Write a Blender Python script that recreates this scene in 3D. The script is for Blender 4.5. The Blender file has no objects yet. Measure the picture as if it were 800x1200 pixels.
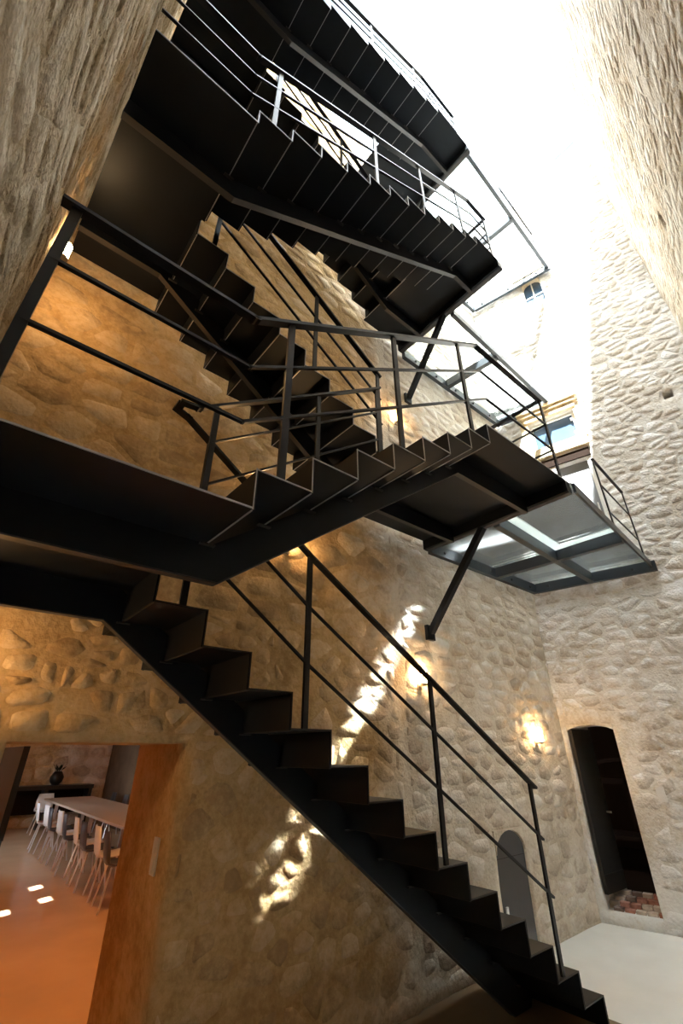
import bpy, bmesh, math, random
from mathutils import Vector, Matrix, noise

# ------------------------------------------------------------------ camera, sky, sun, exposure
scene = bpy.context.scene
COL = scene.collection
H = 1.68                                   # eye height above the courtyard floor
F_PX, YAW, PITCH, ROLL = 519.457, 0.876154, 0.498739, -0.0019665
cam_d = bpy.data.cameras.new('camera'); cam = bpy.data.objects.new('camera', cam_d); COL.objects.link(cam)
cam_d.sensor_fit = 'HORIZONTAL'; cam_d.sensor_width = 36.0; cam_d.lens = 36.0 * F_PX / 800.0
cam_d.clip_start = 0.02; cam_d.clip_end = 200
_f = Vector((math.cos(PITCH) * math.cos(YAW), math.cos(PITCH) * math.sin(YAW), math.sin(PITCH)))
_r = Vector((math.sin(YAW), -math.cos(YAW), 0)); _u = _r.cross(_f)
_r2 = math.cos(ROLL) * _r + math.sin(ROLL) * _u; _u2 = -math.sin(ROLL) * _r + math.cos(ROLL) * _u
cam.matrix_world = Matrix(((_r2.x, _u2.x, -_f.x, 0), (_r2.y, _u2.y, -_f.y, 0), (_r2.z, _u2.z, -_f.z, H), (0, 0, 0, 1)))
scene.camera = cam

SUN_DIR = Vector((1.0, 0.50, -1.30)).normalized()      # the way the light travels
w = bpy.data.worlds.new('sky'); scene.world = w; w.use_nodes = True
nt = w.node_tree; bg = nt.nodes['Background']
tc = nt.nodes.new('ShaderNodeTexCoord'); nz = nt.nodes.new('ShaderNodeTexNoise'); cr = nt.nodes.new('ShaderNodeValToRGB')
nz.inputs['Scale'].default_value = 2.2; nz.inputs['Detail'].default_value = 5
cr.color_ramp.elements[0].position = 0.43; cr.color_ramp.elements[0].color = (0.045, 0.062, 0.082, 1)
cr.color_ramp.elements[1].position = 0.60; cr.color_ramp.elements[1].color = (0.93, 0.96, 1.0, 1)
nt.links.new(tc.outputs['Generated'], nz.inputs['Vector']); nt.links.new(nz.outputs['Fac'], cr.inputs['Fac'])
nt.links.new(cr.outputs['Color'], bg.inputs['Color']); bg.inputs['Strength'].default_value = 12.5
sun_d = bpy.data.lights.new('sun', 'SUN'); sun = bpy.data.objects.new('sun', sun_d); COL.objects.link(sun)
sun_d.energy = 27.0; sun_d.angle = math.radians(0.6); sun_d.color = (1.0, 0.975, 0.93)
sun.location = (-6, -4, 22); sun.rotation_euler = SUN_DIR.to_track_quat('-Z', 'Y').to_euler()

vs = scene.view_settings
vs.view_transform = 'Standard'; vs.look = 'None'; vs.gamma = 1.0; vs.use_curve_mapping = False
vs.exposure = 1.08
scene.cycles.max_bounces = 16; scene.cycles.diffuse_bounces = 10; scene.cycles.transparent_max_bounces = 16

rnd = random.Random(11)

# ------------------------------------------------------------------ materials
def mat_new(name):
    m = bpy.data.materials.new(name); m.use_nodes = True
    return m, m.node_tree, m.node_tree.nodes['Principled BSDF']

def plain(name, col, rough=0.5, metal=0.0, spec=0.5, var=0.0, scale=6.0, bump=0.0):
    m, t, p = mat_new(name)
    p.inputs['Base Color'].default_value = (*col, 1); p.inputs['Roughness'].default_value = rough
    p.inputs['Metallic'].default_value = metal; p.inputs['Specular IOR Level'].default_value = spec
    if var or bump:
        g = t.nodes.new('ShaderNodeNewGeometry')
        n = t.nodes.new('ShaderNodeTexNoise'); n.inputs['Scale'].default_value = scale; n.inputs['Detail'].default_value = 6
        t.links.new(g.outputs['Position'], n.inputs['Vector'])
        if var:
            mr = t.nodes.new('ShaderNodeMapRange'); mr.inputs['From Min'].default_value = 0.3; mr.inputs['From Max'].default_value = 0.7
            mr.inputs['To Min'].default_value = 1 - var; mr.inputs['To Max'].default_value = 1 + var
            mx = t.nodes.new('ShaderNodeVectorMath'); mx.operation = 'SCALE'; mx.inputs[0].default_value = col
            t.links.new(n.outputs['Fac'], mr.inputs['Value']); t.links.new(mr.outputs['Result'], mx.inputs['Scale'])
            t.links.new(mx.outputs['Vector'], p.inputs['Base Color'])
        if bump:
            b = t.nodes.new('ShaderNodeBump'); b.inputs['Strength'].default_value = bump; b.inputs['Distance'].default_value = 0.02
            t.links.new(n.outputs['Fac'], b.inputs['Height']); t.links.new(b.outputs['Normal'], p.inputs['Normal'])
    return m

def limestone(name, cols, rough=0.92, bump=0.6, fine=24.0, isl=0.35, cols2=None, xr=(2.7, 3.6), dist=0.03):
    """cols: dark, middle and pale colour mixed by noise at three scales; each stone shifts the mix.
    cols2: the paler masonry that takes over along the wall between x = xr[0] and xr[1]"""
    m, t, p = mat_new(name)
    N, L = t.nodes.new, t.links.new
    p.inputs['Roughness'].default_value = rough; p.inputs['Specular IOR Level'].default_value = 0.12
    g = N('ShaderNodeNewGeometry'); oi = N('ShaderNodeObjectInfo')
    def math_(op, a, b=None, c=None):
        n = N('ShaderNodeMath'); n.operation = op
        for k, v in enumerate((a, b, c)):
            if v is None: continue
            if isinstance(v, (int, float)): n.inputs[k].default_value = v
            else: L(v, n.inputs[k])
        return n.outputs[0]
    def noise_(sc, det, ro=.62):
        n = N('ShaderNodeTexNoise'); n.inputs['Scale'].default_value = sc; n.inputs['Detail'].default_value = det; n.inputs['Roughness'].default_value = ro
        L(g.outputs['Position'], n.inputs['Vector']); return n.outputs['Fac']
    nl, nm, nf = noise_(1.3, 5), noise_(7.0, 6), noise_(fine, 7, .7)
    v = N('ShaderNodeTexVoronoi'); v.inputs['Scale'].default_value = fine*1.4; L(g.outputs['Position'], v.inputs['Vector'])
    rnd_ = math_('FRACT', math_('ADD', g.outputs['Random Per Island'], oi.outputs['Random']))
    val = math_('MULTIPLY_ADD', math_('SUBTRACT', nl, .5), .9, .5)
    val = math_('MULTIPLY_ADD', math_('SUBTRACT', nm, .5), .6, val)
    val = math_('MULTIPLY_ADD', math_('SUBTRACT', nf, .5), .7, val)
    val = math_('MULTIPLY_ADD', math_('SUBTRACT', rnd_, .5), isl, val)
    def ramp(cs):
        r = N('ShaderNodeValToRGB'); e = r.color_ramp.elements
        e[0].position = 0.18; e[0].color = (*[k*.85 for k in cs[0]], 1); e[1].position = 0.82; e[1].color = (*cs[2], 1)
        for ps, c in ((.36, cs[0]), (.54, cs[1])): x = e.new(ps); x.color = (*c, 1)
        L(val, r.inputs['Fac']); return r.outputs['Color']
    col = ramp(cols)
    if cols2:
        sx = N('ShaderNodeSeparateXYZ'); L(g.outputs['Position'], sx.inputs[0])
        mr = N('ShaderNodeMapRange'); mr.interpolation_type = 'SMOOTHSTEP'
        mr.inputs['From Min'].default_value = xr[0]; mr.inputs['From Max'].default_value = xr[1]
        L(math_('MULTIPLY_ADD', math_('SUBTRACT', nl, .5), 1.6, sx.outputs['X']), mr.inputs['Value'])
        mx = N('ShaderNodeMix'); mx.data_type = 'RGBA'; L(mr.outputs['Result'], mx.inputs['Factor'])
        L(col, mx.inputs[6]); L(ramp(cols2), mx.inputs[7]); col = mx.outputs[2]
    L(col, p.inputs['Base Color'])
    hgt = math_('MULTIPLY_ADD', v.outputs['Distance'], .25, math_('MULTIPLY_ADD', nm, .8, math_('MULTIPLY', nf, .5)))
    b = N('ShaderNodeBump'); b.inputs['Strength'].default_value = bump; b.inputs['Distance'].default_value = dist
    L(hgt, b.inputs['Height']); L(b.outputs['Normal'], p.inputs['Normal'])
    return m

def glass(name, tint, refl=0.10, haze=0.0):
    m, t, p = mat_new(name); t.nodes.remove(p)
    out = t.nodes['Material Output']
    tr = t.nodes.new('ShaderNodeBsdfTransparent'); tr.inputs['Color'].default_value = (*tint, 1)
    gl = t.nodes.new('ShaderNodeBsdfGlossy'); gl.inputs['Roughness'].default_value = 0.03
    fr = t.nodes.new('ShaderNodeFresnel'); fr.inputs['IOR'].default_value = 1.28
    mx = t.nodes.new('ShaderNodeMixShader'); t.links.new(fr.outputs[0], mx.inputs['Fac'])
    t.links.new(tr.outputs[0], mx.inputs[1]); t.links.new(gl.outputs[0], mx.inputs[2])
    last = mx
    if haze:
        tl = t.nodes.new('ShaderNodeBsdfTranslucent'); tl.inputs['Color'].default_value = (0.9, 0.93, 0.92, 1)
        m2 = t.nodes.new('ShaderNodeMixShader'); m2.inputs['Fac'].default_value = haze
        t.links.new(mx.outputs[0], m2.inputs[1]); t.links.new(tl.outputs[0], m2.inputs[2]); last = m2
    t.links.new(last.outputs[0], out.inputs['Surface'])
    return m

def emit(name, col, strength):
    m, t, p = mat_new(name)
    p.inputs['Base Color'].default_value = (0.9, 0.88, 0.8, 1)
    p.inputs['Emission Color'].default_value = (*col, 1); p.inputs['Emission Strength'].default_value = strength
    return m

M = {}
OCHRE = ((0.50, 0.33, 0.15), (0.64, 0.45, 0.23), (0.74, 0.57, 0.35)); OCHRE_S = ((0.48, 0.33, 0.17), (0.64, 0.46, 0.25), (0.76, 0.61, 0.41))
CREAM = ((0.64, 0.56, 0.45), (0.77, 0.71, 0.61), (0.85, 0.81, 0.74)); CREAM_S = ((0.61, 0.53, 0.43), (0.77, 0.71, 0.63), (0.87, 0.84, 0.78))
WHITE = ((0.63, 0.59, 0.53), (0.76, 0.75, 0.73), (0.84, 0.84, 0.83)); WHITE_S = ((0.59, 0.55, 0.50), (0.76, 0.75, 0.74), (0.86, 0.86, 0.86))
BUFF = ((0.40, 0.30, 0.17), (0.60, 0.49, 0.33), (0.76, 0.67, 0.53)); BUFF_S = ((0.38, 0.29, 0.17), (0.60, 0.50, 0.35), (0.78, 0.70, 0.57))
PALE = ((0.44, 0.35, 0.25), (0.58, 0.51, 0.42), (0.68, 0.63, 0.56)); PALE_S = ((0.42, 0.34, 0.25), (0.58, 0.52, 0.44), (0.70, 0.66, 0.61))
M['mortar_b'] = limestone('lime_mortar_ochre', OCHRE, isl=0, cols2=CREAM)
M['stone_b'] = limestone('ochre_limestone', OCHRE_S, cols2=CREAM_S)
M['mortar_c'] = limestone('lime_mortar_cream', WHITE, isl=0)
M['stone_c'] = limestone('cream_limestone', WHITE_S, bump=0.9)
M['mortar_a'] = limestone('lime_mortar_buff', BUFF, isl=0, bump=1.0, fine=38, dist=.045)
M['stone_a'] = limestone('buff_limestone', BUFF_S, isl=.2, bump=1.0, fine=38, dist=.045)
M['mortar_d'] = limestone('lime_mortar_pale', PALE, isl=0, bump=0.9, fine=30)
M['stone_d'] = limestone('pale_limestone', PALE_S, isl=.2, bump=0.9, fine=30)
M['plaster'] = limestone('jamb_plaster', ((0.42, 0.29, 0.16), (0.56, 0.41, 0.25), (0.66, 0.52, 0.35)), bump=0.4, isl=0)
M['dressed'] = limestone('dressed_stone', ((0.62, 0.48, 0.30), (0.72, 0.58, 0.39), (0.80, 0.68, 0.50)), bump=0.2, isl=0.2)
M['steel'] = plain('black_steel', (0.0065, 0.0085, 0.013), 0.42, 0.0, 0.24, var=0.25, scale=3)
M['steel'].node_tree.nodes['Principled BSDF'].inputs['Specular Tint'].default_value = (0.80, 0.90, 1.0, 1)
M['rail'] = plain('black_rail_steel', (0.010, 0.011, 0.014), 0.32, 0.0, 0.33)
M['edge'] = plain('plate_edge_highlight', (0.36, 0.38, 0.42), 0.35, 0.3, 0.5)  # pale colour paints the light caught by the plate edges
M['bolt'] = plain('dull_bracket_steel', (0.035, 0.036, 0.04), 0.45, 0.3)
M['bluesteel'] = plain('blue_grey_beam_steel', (0.03, 0.038, 0.048), 0.35, 0.0, 0.5)
M['floor'] = plain('pale_concrete', (0.80, 0.78, 0.74), 0.55, 0, 0.3, var=0.04, scale=3)
M['wood_floor'] = plain('dining_floor_screed', (0.66, 0.46, 0.30), 0.22, 0, 0.5, var=0.08, scale=1.4)
M['stair_shade'] = plain('brown_stair_shade', (0.20, 0.14, 0.085), 0.6, 0, 0.3, var=0.1, scale=4)  # dark brown carries the shade below the stair
M['glass'] = glass('clear_glass', (0.93, 0.96, 0.97))
M['floorglass'] = glass('floor_glass', (0.95, 0.98, 0.98), haze=0.03)
M['frost'] = glass('frosted_border', (0.85, 0.9, 0.9), haze=0.7)
M['window_glass'] = plain('blue_window_glass', (0.07, 0.12, 0.20), 0.05, 0, 0.8)
M['lamp'] = emit('warm_opal_glass', (1.0, 0.60, 0.27), 62.0)
M['brass'] = plain('sconce_metal', (0.42, 0.36, 0.28), 0.4, 0.6)
M['grey_door'] = plain('grey_painted_door', (0.085, 0.088, 0.095), 0.5, 0, 0.4, var=0.06)
M['metal_door'] = plain('grey_metal_door', (0.22, 0.23, 0.245), 0.45, 0.2, 0.5, var=0.12, scale=2)
M['black_door'] = plain('black_painted_door', (0.02, 0.021, 0.024), 0.45)
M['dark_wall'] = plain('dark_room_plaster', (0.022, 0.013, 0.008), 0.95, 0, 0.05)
M['dark_wood'] = plain('dark_wood', (0.016, 0.009, 0.006), 0.85, 0, 0.1)
M['umber'] = plain('umber_recess_shade', (0.16, 0.10, 0.06), 0.9, 0, 0.2, var=0.2, scale=3)  # the gloom of a recess is put into this brown
M['white_plastic'] = plain('white_plastic', (0.80, 0.80, 0.80), 0.35)
M['white_paint'] = plain('white_paint', (0.80, 0.79, 0.76), 0.5)
M['dark_plastic'] = plain('charcoal_shell', (0.06, 0.06, 0.075), 0.4)
M['chrome'] = plain('chrome', (0.85, 0.85, 0.86), 0.35, 0.8)
M['table'] = plain('table_laminate', (0.62, 0.50, 0.40), 0.35)
M['black'] = plain('black_lacquer', (0.012, 0.012, 0.013), 0.4)
M['tile_red'] = plain('worn_red_tile', (0.42, 0.20, 0.15), 0.8, var=0.25, scale=20, bump=0.3)
M['tile_pale'] = plain('worn_pale_tile', (0.55, 0.47, 0.40), 0.8, var=0.2, scale=20, bump=0.3)
M['tile_dark'] = plain('worn_dark_tile', (0.20, 0.15, 0.13), 0.8, var=0.25, scale=20, bump=0.3)
M['leaf'] = plain('dark_leaf', (0.02, 0.03, 0.015), 0.6)

# ------------------------------------------------------------------ mesh helpers
ORG = {}
class MB:
    def __init__(s): s.v = []; s.f = []
    def add(s, vs, fs):
        o = len(s.v); s.v += [tuple(p) for p in vs]; s.f += [tuple(i + o for i in f) for f in fs]; return s
    def box(s, x0, x1, y0, y1, z0, z1):
        if x0 > x1: x0, x1 = x1, x0
        if y0 > y1: y0, y1 = y1, y0
        if z0 > z1: z0, z1 = z1, z0
        return s.add([(x0,y0,z0),(x1,y0,z0),(x1,y1,z0),(x0,y1,z0),(x0,y0,z1),(x1,y0,z1),(x1,y1,z1),(x0,y1,z1)],
                     [(0,3,2,1),(4,5,6,7),(0,1,5,4),(1,2,6,5),(2,3,7,6),(3,0,4,7)])
    def prism_xz(s, poly, y0, y1):
        n = len(poly)
        a = sum(poly[i][0]*poly[(i+1)%n][1] - poly[(i+1)%n][0]*poly[i][1] for i in range(n))
        if a < 0: poly = poly[::-1]
        vs = [(x, y0, z) for x, z in poly] + [(x, y1, z) for x, z in poly]
        fs = [tuple(range(n)), tuple(range(2*n-1, n-1, -1))] + [((i+1)%n, i, i+n, (i+1)%n+n) for i in range(n)]
        return s.add(vs, fs)
    def prism_xy(s, poly, z0, z1):
        n = len(poly)
        a = sum(poly[i][0]*poly[(i+1)%n][1] - poly[(i+1)%n][0]*poly[i][1] for i in range(n))
        if a < 0: poly = poly[::-1]
        vs = [(x, y, z0) for x, y in poly] + [(x, y, z1) for x, y in poly]
        fs = [tuple(range(n-1, -1, -1)), tuple(range(n, 2*n))] + [(i, (i+1)%n, (i+1)%n+n, i+n) for i in range(n)]
        return s.add(vs, fs)
    def bar(s, p, q, a, b, up=(0,0,1)):
        """rectangular bar: a wide sideways, b along 'up'"""
        p = Vector(p); q = Vector(q); d = (q-p).normalized(); u = Vector(up)
        if abs(d.dot(u)) > 0.98: u = Vector((1,0,0))
        sd = d.cross(u).normalized(); u = sd.cross(d).normalized()
        c = [sd*i*a/2 + u*j*b/2 for i, j in ((-1,-1),(1,-1),(1,1),(-1,1))]
        return s.add([p+x for x in c]+[q+x for x in c], [(3,2,1,0),(4,5,6,7),(0,1,5,4),(1,2,6,5),(2,3,7,6),(3,0,4,7)])
    def cyl(s, p, q, r0, r1=None, n=10):
        p = Vector(p); q = Vector(q); r1 = r0 if r1 is None else r1
        d = (q-p).normalized(); u = Vector((0,0,1)) if abs(d.z) < .95 else Vector((1,0,0))
        a = d.cross(u).normalized(); b = d.cross(a).normalized()
        vs = []
        for c, r in ((p, r0), (q, r1)):
            vs += [c + a*math.cos(2*math.pi*i/n)*r + b*math.sin(2*math.pi*i/n)*r for i in range(n)]
        fs = [(i, i+n, (i+1)%n+n, (i+1)%n) for i in range(n)] + [tuple(range(n)), tuple(range(2*n-1, n-1, -1))]
        return s.add(vs, fs)
    def lathe(s, c, prof, n=14):
        cx, cy, cz = c; vs = []; fs = []
        for r, z in prof: vs += [(cx+math.cos(2*math.pi*i/n)*r, cy+math.sin(2*math.pi*i/n)*r, cz+z) for i in range(n)]
        for k in range(len(prof)-1):
            fs += [(k*n+i, k*n+(i+1)%n, (k+1)*n+(i+1)%n, (k+1)*n+i) for i in range(n)]
        fs += [tuple(range(n-1,-1,-1)), tuple(range((len(prof)-1)*n, len(prof)*n))]
        return s.add(vs, fs)
    def build(s, name, mat, parent=None, smooth=False):
        xs = [p[0] for p in s.v]; ys = [p[1] for p in s.v]; zs = [p[2] for p in s.v]
        o = Vector(((min(xs)+max(xs))/2, (min(ys)+max(ys))/2, min(zs)))
        me = bpy.data.meshes.new(name); me.from_pydata([tuple(Vector(p)-o) for p in s.v], [], s.f); me.update()
        me.materials.append(M[mat] if isinstance(mat, str) else mat)
        if smooth: me.polygons.foreach_set('use_smooth', [True]*len(me.polygons))
        ob = bpy.data.objects.new(name, me); COL.objects.link(ob)
        po = ORG[parent.name] if parent else Vector((0,0,0))
        ob.parent = parent; ob.location = o - po; ORG[ob.name] = o
        return ob

def tag(o, label=None, cat=None, group=None, kind=None):
    if label: o['label'] = label
    if cat: o['category'] = cat
    if group: o['group'] = group
    if kind: o['kind'] = kind
    return o
def thing(name, label, cat, loc, group=None):
    o = bpy.data.objects.new(name, None); COL.objects.link(o); o.location = loc; o.empty_display_size = 0.1
    ORG[o.name] = Vector(loc); return tag(o, label, cat, group)
def struct(o): o['kind'] = 'structure'; return o

def project(p):
    d = Vector(p) - Vector((0,0,H)); z = d.dot(_f)
    if z < 0.05: return None
    return 400 + F_PX*d.dot(_r2)/z, 600 - F_PX*d.dot(_u2)/z, z

# ------------------------------------------------------------------ stone walls
def clip_half(poly, px, py, nx, ny):
    """keep the side of the line through (px,py) that lies against (nx,ny)"""
    out = []
    for k in range(len(poly)):
        a, b = poly[k], poly[(k+1) % len(poly)]
        da = (a[0]-px)*nx + (a[1]-py)*ny; db = (b[0]-px)*nx + (b[1]-py)*ny
        if da <= 0: out.append(a)
        if da*db < 0:
            t = da/(da-db); out.append((a[0]+(b[0]-a[0])*t, a[1]+(b[1]-a[1])*t))
    return out

def cells(u0, u1, z0, z1, h, asp, jit, r):
    """irregular masonry: cells of staggered, jittered seeds in courses"""
    rows = []; z = z0
    while z < z1:
        hh = h*r.uniform(.75, 1.25); row = []; u = u0 - r.uniform(0, h*asp)
        while u < u1 + h*asp:
            wd = hh*asp*r.uniform(.6, 1.45)
            row.append((u + wd/2 + r.uniform(-.15,.15)*wd*jit, z + hh/2 + r.uniform(-.5,.5)*hh*jit)); u += wd
        rows.append(row); z += hh
    out = []
    kx = 1.0/asp
    for ri, row in enumerate(rows):
        near = [p for k in (ri-2, ri-1, ri, ri+1, ri+2) if 0 <= k < len(rows) for p in rows[k]]
        for (cu, cz) in row:
            poly = [(u0, z0), (u1, z0), (u1, z1), (u0, z1)]
            nb = [p for p in near if p != (cu, cz) and abs(p[0]-cu) < h*asp*2.6]
            for (qu, qz) in nb:
                # metric squeezed along the course, so that the stones lie flat
                du, dz = (qu-cu)*kx**1.5, (qz-cz)
                poly = clip_half(poly, (cu+qu)/2, (cz+qz)/2, du, dz)
                if len(poly) < 3: break
            if len(poly) >= 3: out.append(poly)
    return out

def stone_mesh(poly, joint, proud, r):
    """one stone (u, depth, z) about its centre: rounded outline, bevelled edge, uneven face"""
    cx = sum(p[0] for p in poly)/len(poly); cz = sum(p[1] for p in poly)/len(poly)
    pts = []
    for k in range(len(poly)):
        a, b = poly[k], poly[(k+1) % len(poly)]
        L = math.hypot(b[0]-a[0], b[1]-a[1])
        if L < .012: continue
        for t in (.16, .84): pts.append((a[0]+(b[0]-a[0])*t, a[1]+(b[1]-a[1])*t))
    if len(pts) < 5: return None
    w_ = max(p[0] for p in pts)-min(p[0] for p in pts); h_ = max(p[1] for p in pts)-min(p[1] for p in pts)
    if w_ < .05 or h_ < .04: return None
    sx, sz = max(.3, 1-joint/w_), max(.3, 1-joint/h_)
    n = len(pts); tu, tz = r.uniform(-1,1)*proud*.5/w_*2, r.uniform(-1,1)*proud*.5/h_*2
    rim = [((p[0]-cx)*sx*r.uniform(.95,1.05), (p[1]-cz)*sz*r.uniform(.95,1.05)) for p in pts]
    e = min(.35, .012/min(w_, h_)*2 + .05)
    vs_ = [(x, .02, z) for x, z in rim]
    vs_ += [(x*(1-e), -proud*r.uniform(.75,1.1) + x*tu + z*tz, z*(1-e)) for x, z in rim]
    vs_.append((0, -proud*r.uniform(.9,1.25), 0))
    fs_ = [(k, (k+1)%n, (k+1)%n+n, k+n) for k in range(n)] + [(n+k, n+(k+1)%n, 2*n) for k in range(n)]
    a = sum(rim[i][0]*rim[(i+1)%n][1]-rim[(i+1)%n][0]*rim[i][1] for i in range(n))
    if a < 0: fs_ = [tuple(reversed(f)) for f in fs_]
    return cx, cz, w_*sx, h_*sz, vs_, fs_

class Wall:
    """vertical wall: p0 start (x,y), u direction; the face looks along n = -(z x u)"""
    def __init__(s, p0, p1, z0, z1, disp):
        s.p0 = Vector((p0[0], p0[1], 0)); d = Vector((p1[0]-p0[0], p1[1]-p0[1], 0)); s.L = d.length; s.u = d.normalized()
        s.n = -Vector((0,0,1)).cross(s.u); s.z0, s.z1 = z0, z1; s.disp = disp; s.rot = math.atan2(s.u.y, s.u.x); s.open = []
    def P(s, u, z, off=0.0): return s.p0 + s.u*u + Vector((0,0,z)) + s.n*off
    def uof(s, x, y): return (Vector((x,y,0)) - s.p0).dot(s.u)
    def inside(s, u, z, mg=0.0):
        return any(a-mg < u < b+mg and c-mg < z < d+mg for a, b, c, d in s.open)
    def build(s, name, mat, step=0.08, thick=0.5, skirt=0.14):
        us = set(); zs = set()
        nu = max(2, int(s.L/step)); nz_ = max(2, int((s.z1-s.z0)/step))
        us = [s.L*i/nu for i in range(nu+1)]; zs = [s.z0+(s.z1-s.z0)*i/nz_ for i in range(nz_+1)]
        for a, b, c, d in s.open:
            for val, arr in ((a, us), (b, us), (c, zs), (d, zs)):
                k = min(range(len(arr)), key=lambda i: abs(arr[i]-val)); arr[k] = val
        bm = bmesh.new(); V = {}
        def vert(i, j):
            if (i, j) not in V: V[i, j] = bm.verts.new(s.P(us[i], zs[j], s.disp(us[i], zs[j])))
            return V[i, j]
        for i in range(len(us)-1):
            for j in range(len(zs)-1):
                if s.inside((us[i]+us[i+1])/2, (zs[j]+zs[j+1])/2): continue
                bm.faces.new((vert(i,j), vert(i+1,j), vert(i+1,j+1), vert(i,j+1)))
        for f in bm.faces: f.smooth = True
        be = [e for e in bm.edges if len(e.link_faces) == 1]
        g = bmesh.ops.extrude_edge_only(bm, edges=be)
        for x in g['geom']:
            if isinstance(x, bmesh.types.BMVert): x.co -= s.n*((x.co - s.p0).dot(s.n) + 0.12)
        bmesh.ops.recalc_face_normals(bm, faces=bm.faces)
        # the body behind the face, split round the openings
        cu = sorted({0, s.L} | {v for o in s.open for v in o[:2]}); cz = sorted({s.z0, s.z1} | {v for o in s.open for v in o[2:]})
        cu = [v for v in cu if 0 <= v <= s.L]; cz = [v for v in cz if s.z0 <= v <= s.z1]
        for i in range(len(cu)-1):
            for j in range(len(cz)-1):
                if s.inside((cu[i]+cu[i+1])/2, (cz[j]+cz[j+1])/2): continue
                c8 = [s.P(a, b, o) for o in (-0.12, -thick) for a, b in ((cu[i],cz[j]),(cu[i+1],cz[j]),(cu[i+1],cz[j+1]),(cu[i],cz[j+1]))]
                q = [bm.verts.new(p) for p in c8]
                for f in ((0,1,2,3),(7,6,5,4),(1,0,4,5),(2,1,5,6),(3,2,6,7),(0,3,7,4)): bm.faces.new([q[k] for k in f])
        me = bpy.data.meshes.new(name); bm.to_mesh(me); bm.free(); me.materials.append(M[mat])
        o = bpy.data.objects.new(name, me); COL.objects.link(o); ORG[o.name] = Vector((0,0,0))
        s.ob = struct(o); return o
    def stones(s, mat, zones, limit=300, seed=1):
        """zones: (u0,u1,z0,z1, course height, length to height, jitter, joint, proud range, share left out)"""
        r = random.Random(seed); items = []
        for (u0,u1,z0,z1,h,asp,jit,joint,pr,skip) in zones:
            for poly in cells(u0, u1, z0, z1, h, asp, jit, r):
                if r.random() < skip: continue
                st = stone_mesh(poly, joint*r.uniform(.6,1.6), r.uniform(*pr), r)
                if not st: continue
                cu, cz, sx, sz = st[:4]
                if any(o[0]-sx/2-.005 < cu < o[1]+sx/2+.005 and o[2]-sz/2-.005 < cz < o[3]+sz/2+.005 for o in s.open): continue
                items.append(st)
        def size(it):
            p = s.P(it[0], it[1], .02); q = project(p)
            if not q or not (-20 < q[0] < 820 and -20 < q[1] < 1220): return 0
            v = (p - Vector((0,0,H))); c = abs(v.normalized().dot(s.n))
            return it[2]*it[3]*c/v.length_squared
        items.sort(key=size, reverse=True)
        rest = MB(); rz = Matrix.Rotation(s.rot, 4, 'Z')
        for k, it in enumerate(items):
            cu, cz, sx, sz, vs_, fs_ = it
            d0 = s.disp(cu, cz); m4 = Matrix.Translation(s.P(cu, cz, d0)) @ rz
            vs_ = [(x, y - (s.disp(cu+x, cz+z) - d0), z) for x, y, z in vs_]
            if k < limit and size(it) > 0:
                me = bpy.data.meshes.new('stone'); me.from_pydata(vs_, [], fs_); me.update()
                me.polygons.foreach_set('use_smooth', [True]*len(me.polygons)); me.materials.append(M[mat])
                o = bpy.data.objects.new('stone', me); COL.objects.link(o)
                o.parent = s.ob; o.matrix_world = m4
            else:
                rest.add([m4 @ Vector(v) for v in vs_], fs_)
        if rest.v:
            ob = rest.build('small_stones', mat, s.ob, True); ob['kind'] = 'stuff'
        return len(items)

def nz3(x, y, z): return noise.noise(Vector((x, y, z)))
def sstep(a, b, x):
    t = min(1, max(0, (x-a)/(b-a))); return t*t*(3-2*t)

TOP = 11.4 + H
# ---- floor
fl = MB().box(-1.2, 7.6, -1.8, 3.9, -0.2, 0.0).build('floor', 'floor'); struct(fl)

struct(MB().box(1.34, 4.35, 2.12, 3.30, 0.0, 0.012).build('floor_shade_under_stair', 'stair_shade'))  # thin added slab, its brown painting the shade under the stair
# ---- wall at the back, which the stair climbs along
def disp_b(u, z):
    x = u - 0.9
    d = 0.020*nz3(x*.9, 3.1, z*.9) + 0.010*nz3(x*3, 9.1, z*3)
    d += 0.035*(1 - sstep(3.36, 3.42, x))*(1 - sstep(1.9, 2.2, z))           # thicker masonry low down
    if z < 2.6 and x < 1.5: d += 0.012*nz3(x*6, 2.2, z*6)
    return d
WB = Wall((-0.9, 3.2), (7.3, 3.2), 0.0, TOP, disp_b)
ub = lambda x: x + 0.9
WB.open = [(ub(0.33), ub(1.32), 0.0, 0.06+H), (ub(4.63), ub(5.15), 0.0, 0.99)]
WB.build('wall_back', 'mortar_b', 0.08, 0.9)
WB.stones('stone_b', [
    (ub(-.4), ub(1.95), 0.09+H, 0.95+H, .12, 1.7, 1.2, .022, (.003,.020), .08),
    (ub(1.34), ub(3.36), 0.0, 0.09+H, .15, 1.5, 1.1, .024, (.0005,.005), .08),
    (ub(1.96), ub(3.36), 0.09+H, 0.95+H, .15, 1.7, 1.0, .024, (.0005,.004), .08),
    (ub(-.4), ub(3.4), 0.95+H, TOP, .20, 1.9, .8, .026, (.0005,.004), .1),
    (ub(3.46), ub(6.5), 0.0, 2.2+H, .15, 2.1, .6, .014, (.0005,.0035), .06),
    (ub(3.46), ub(6.5), 2.2+H, TOP, .15, 2.1, .7, .014, (.001,.006), .06)], 300, 3)

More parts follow.
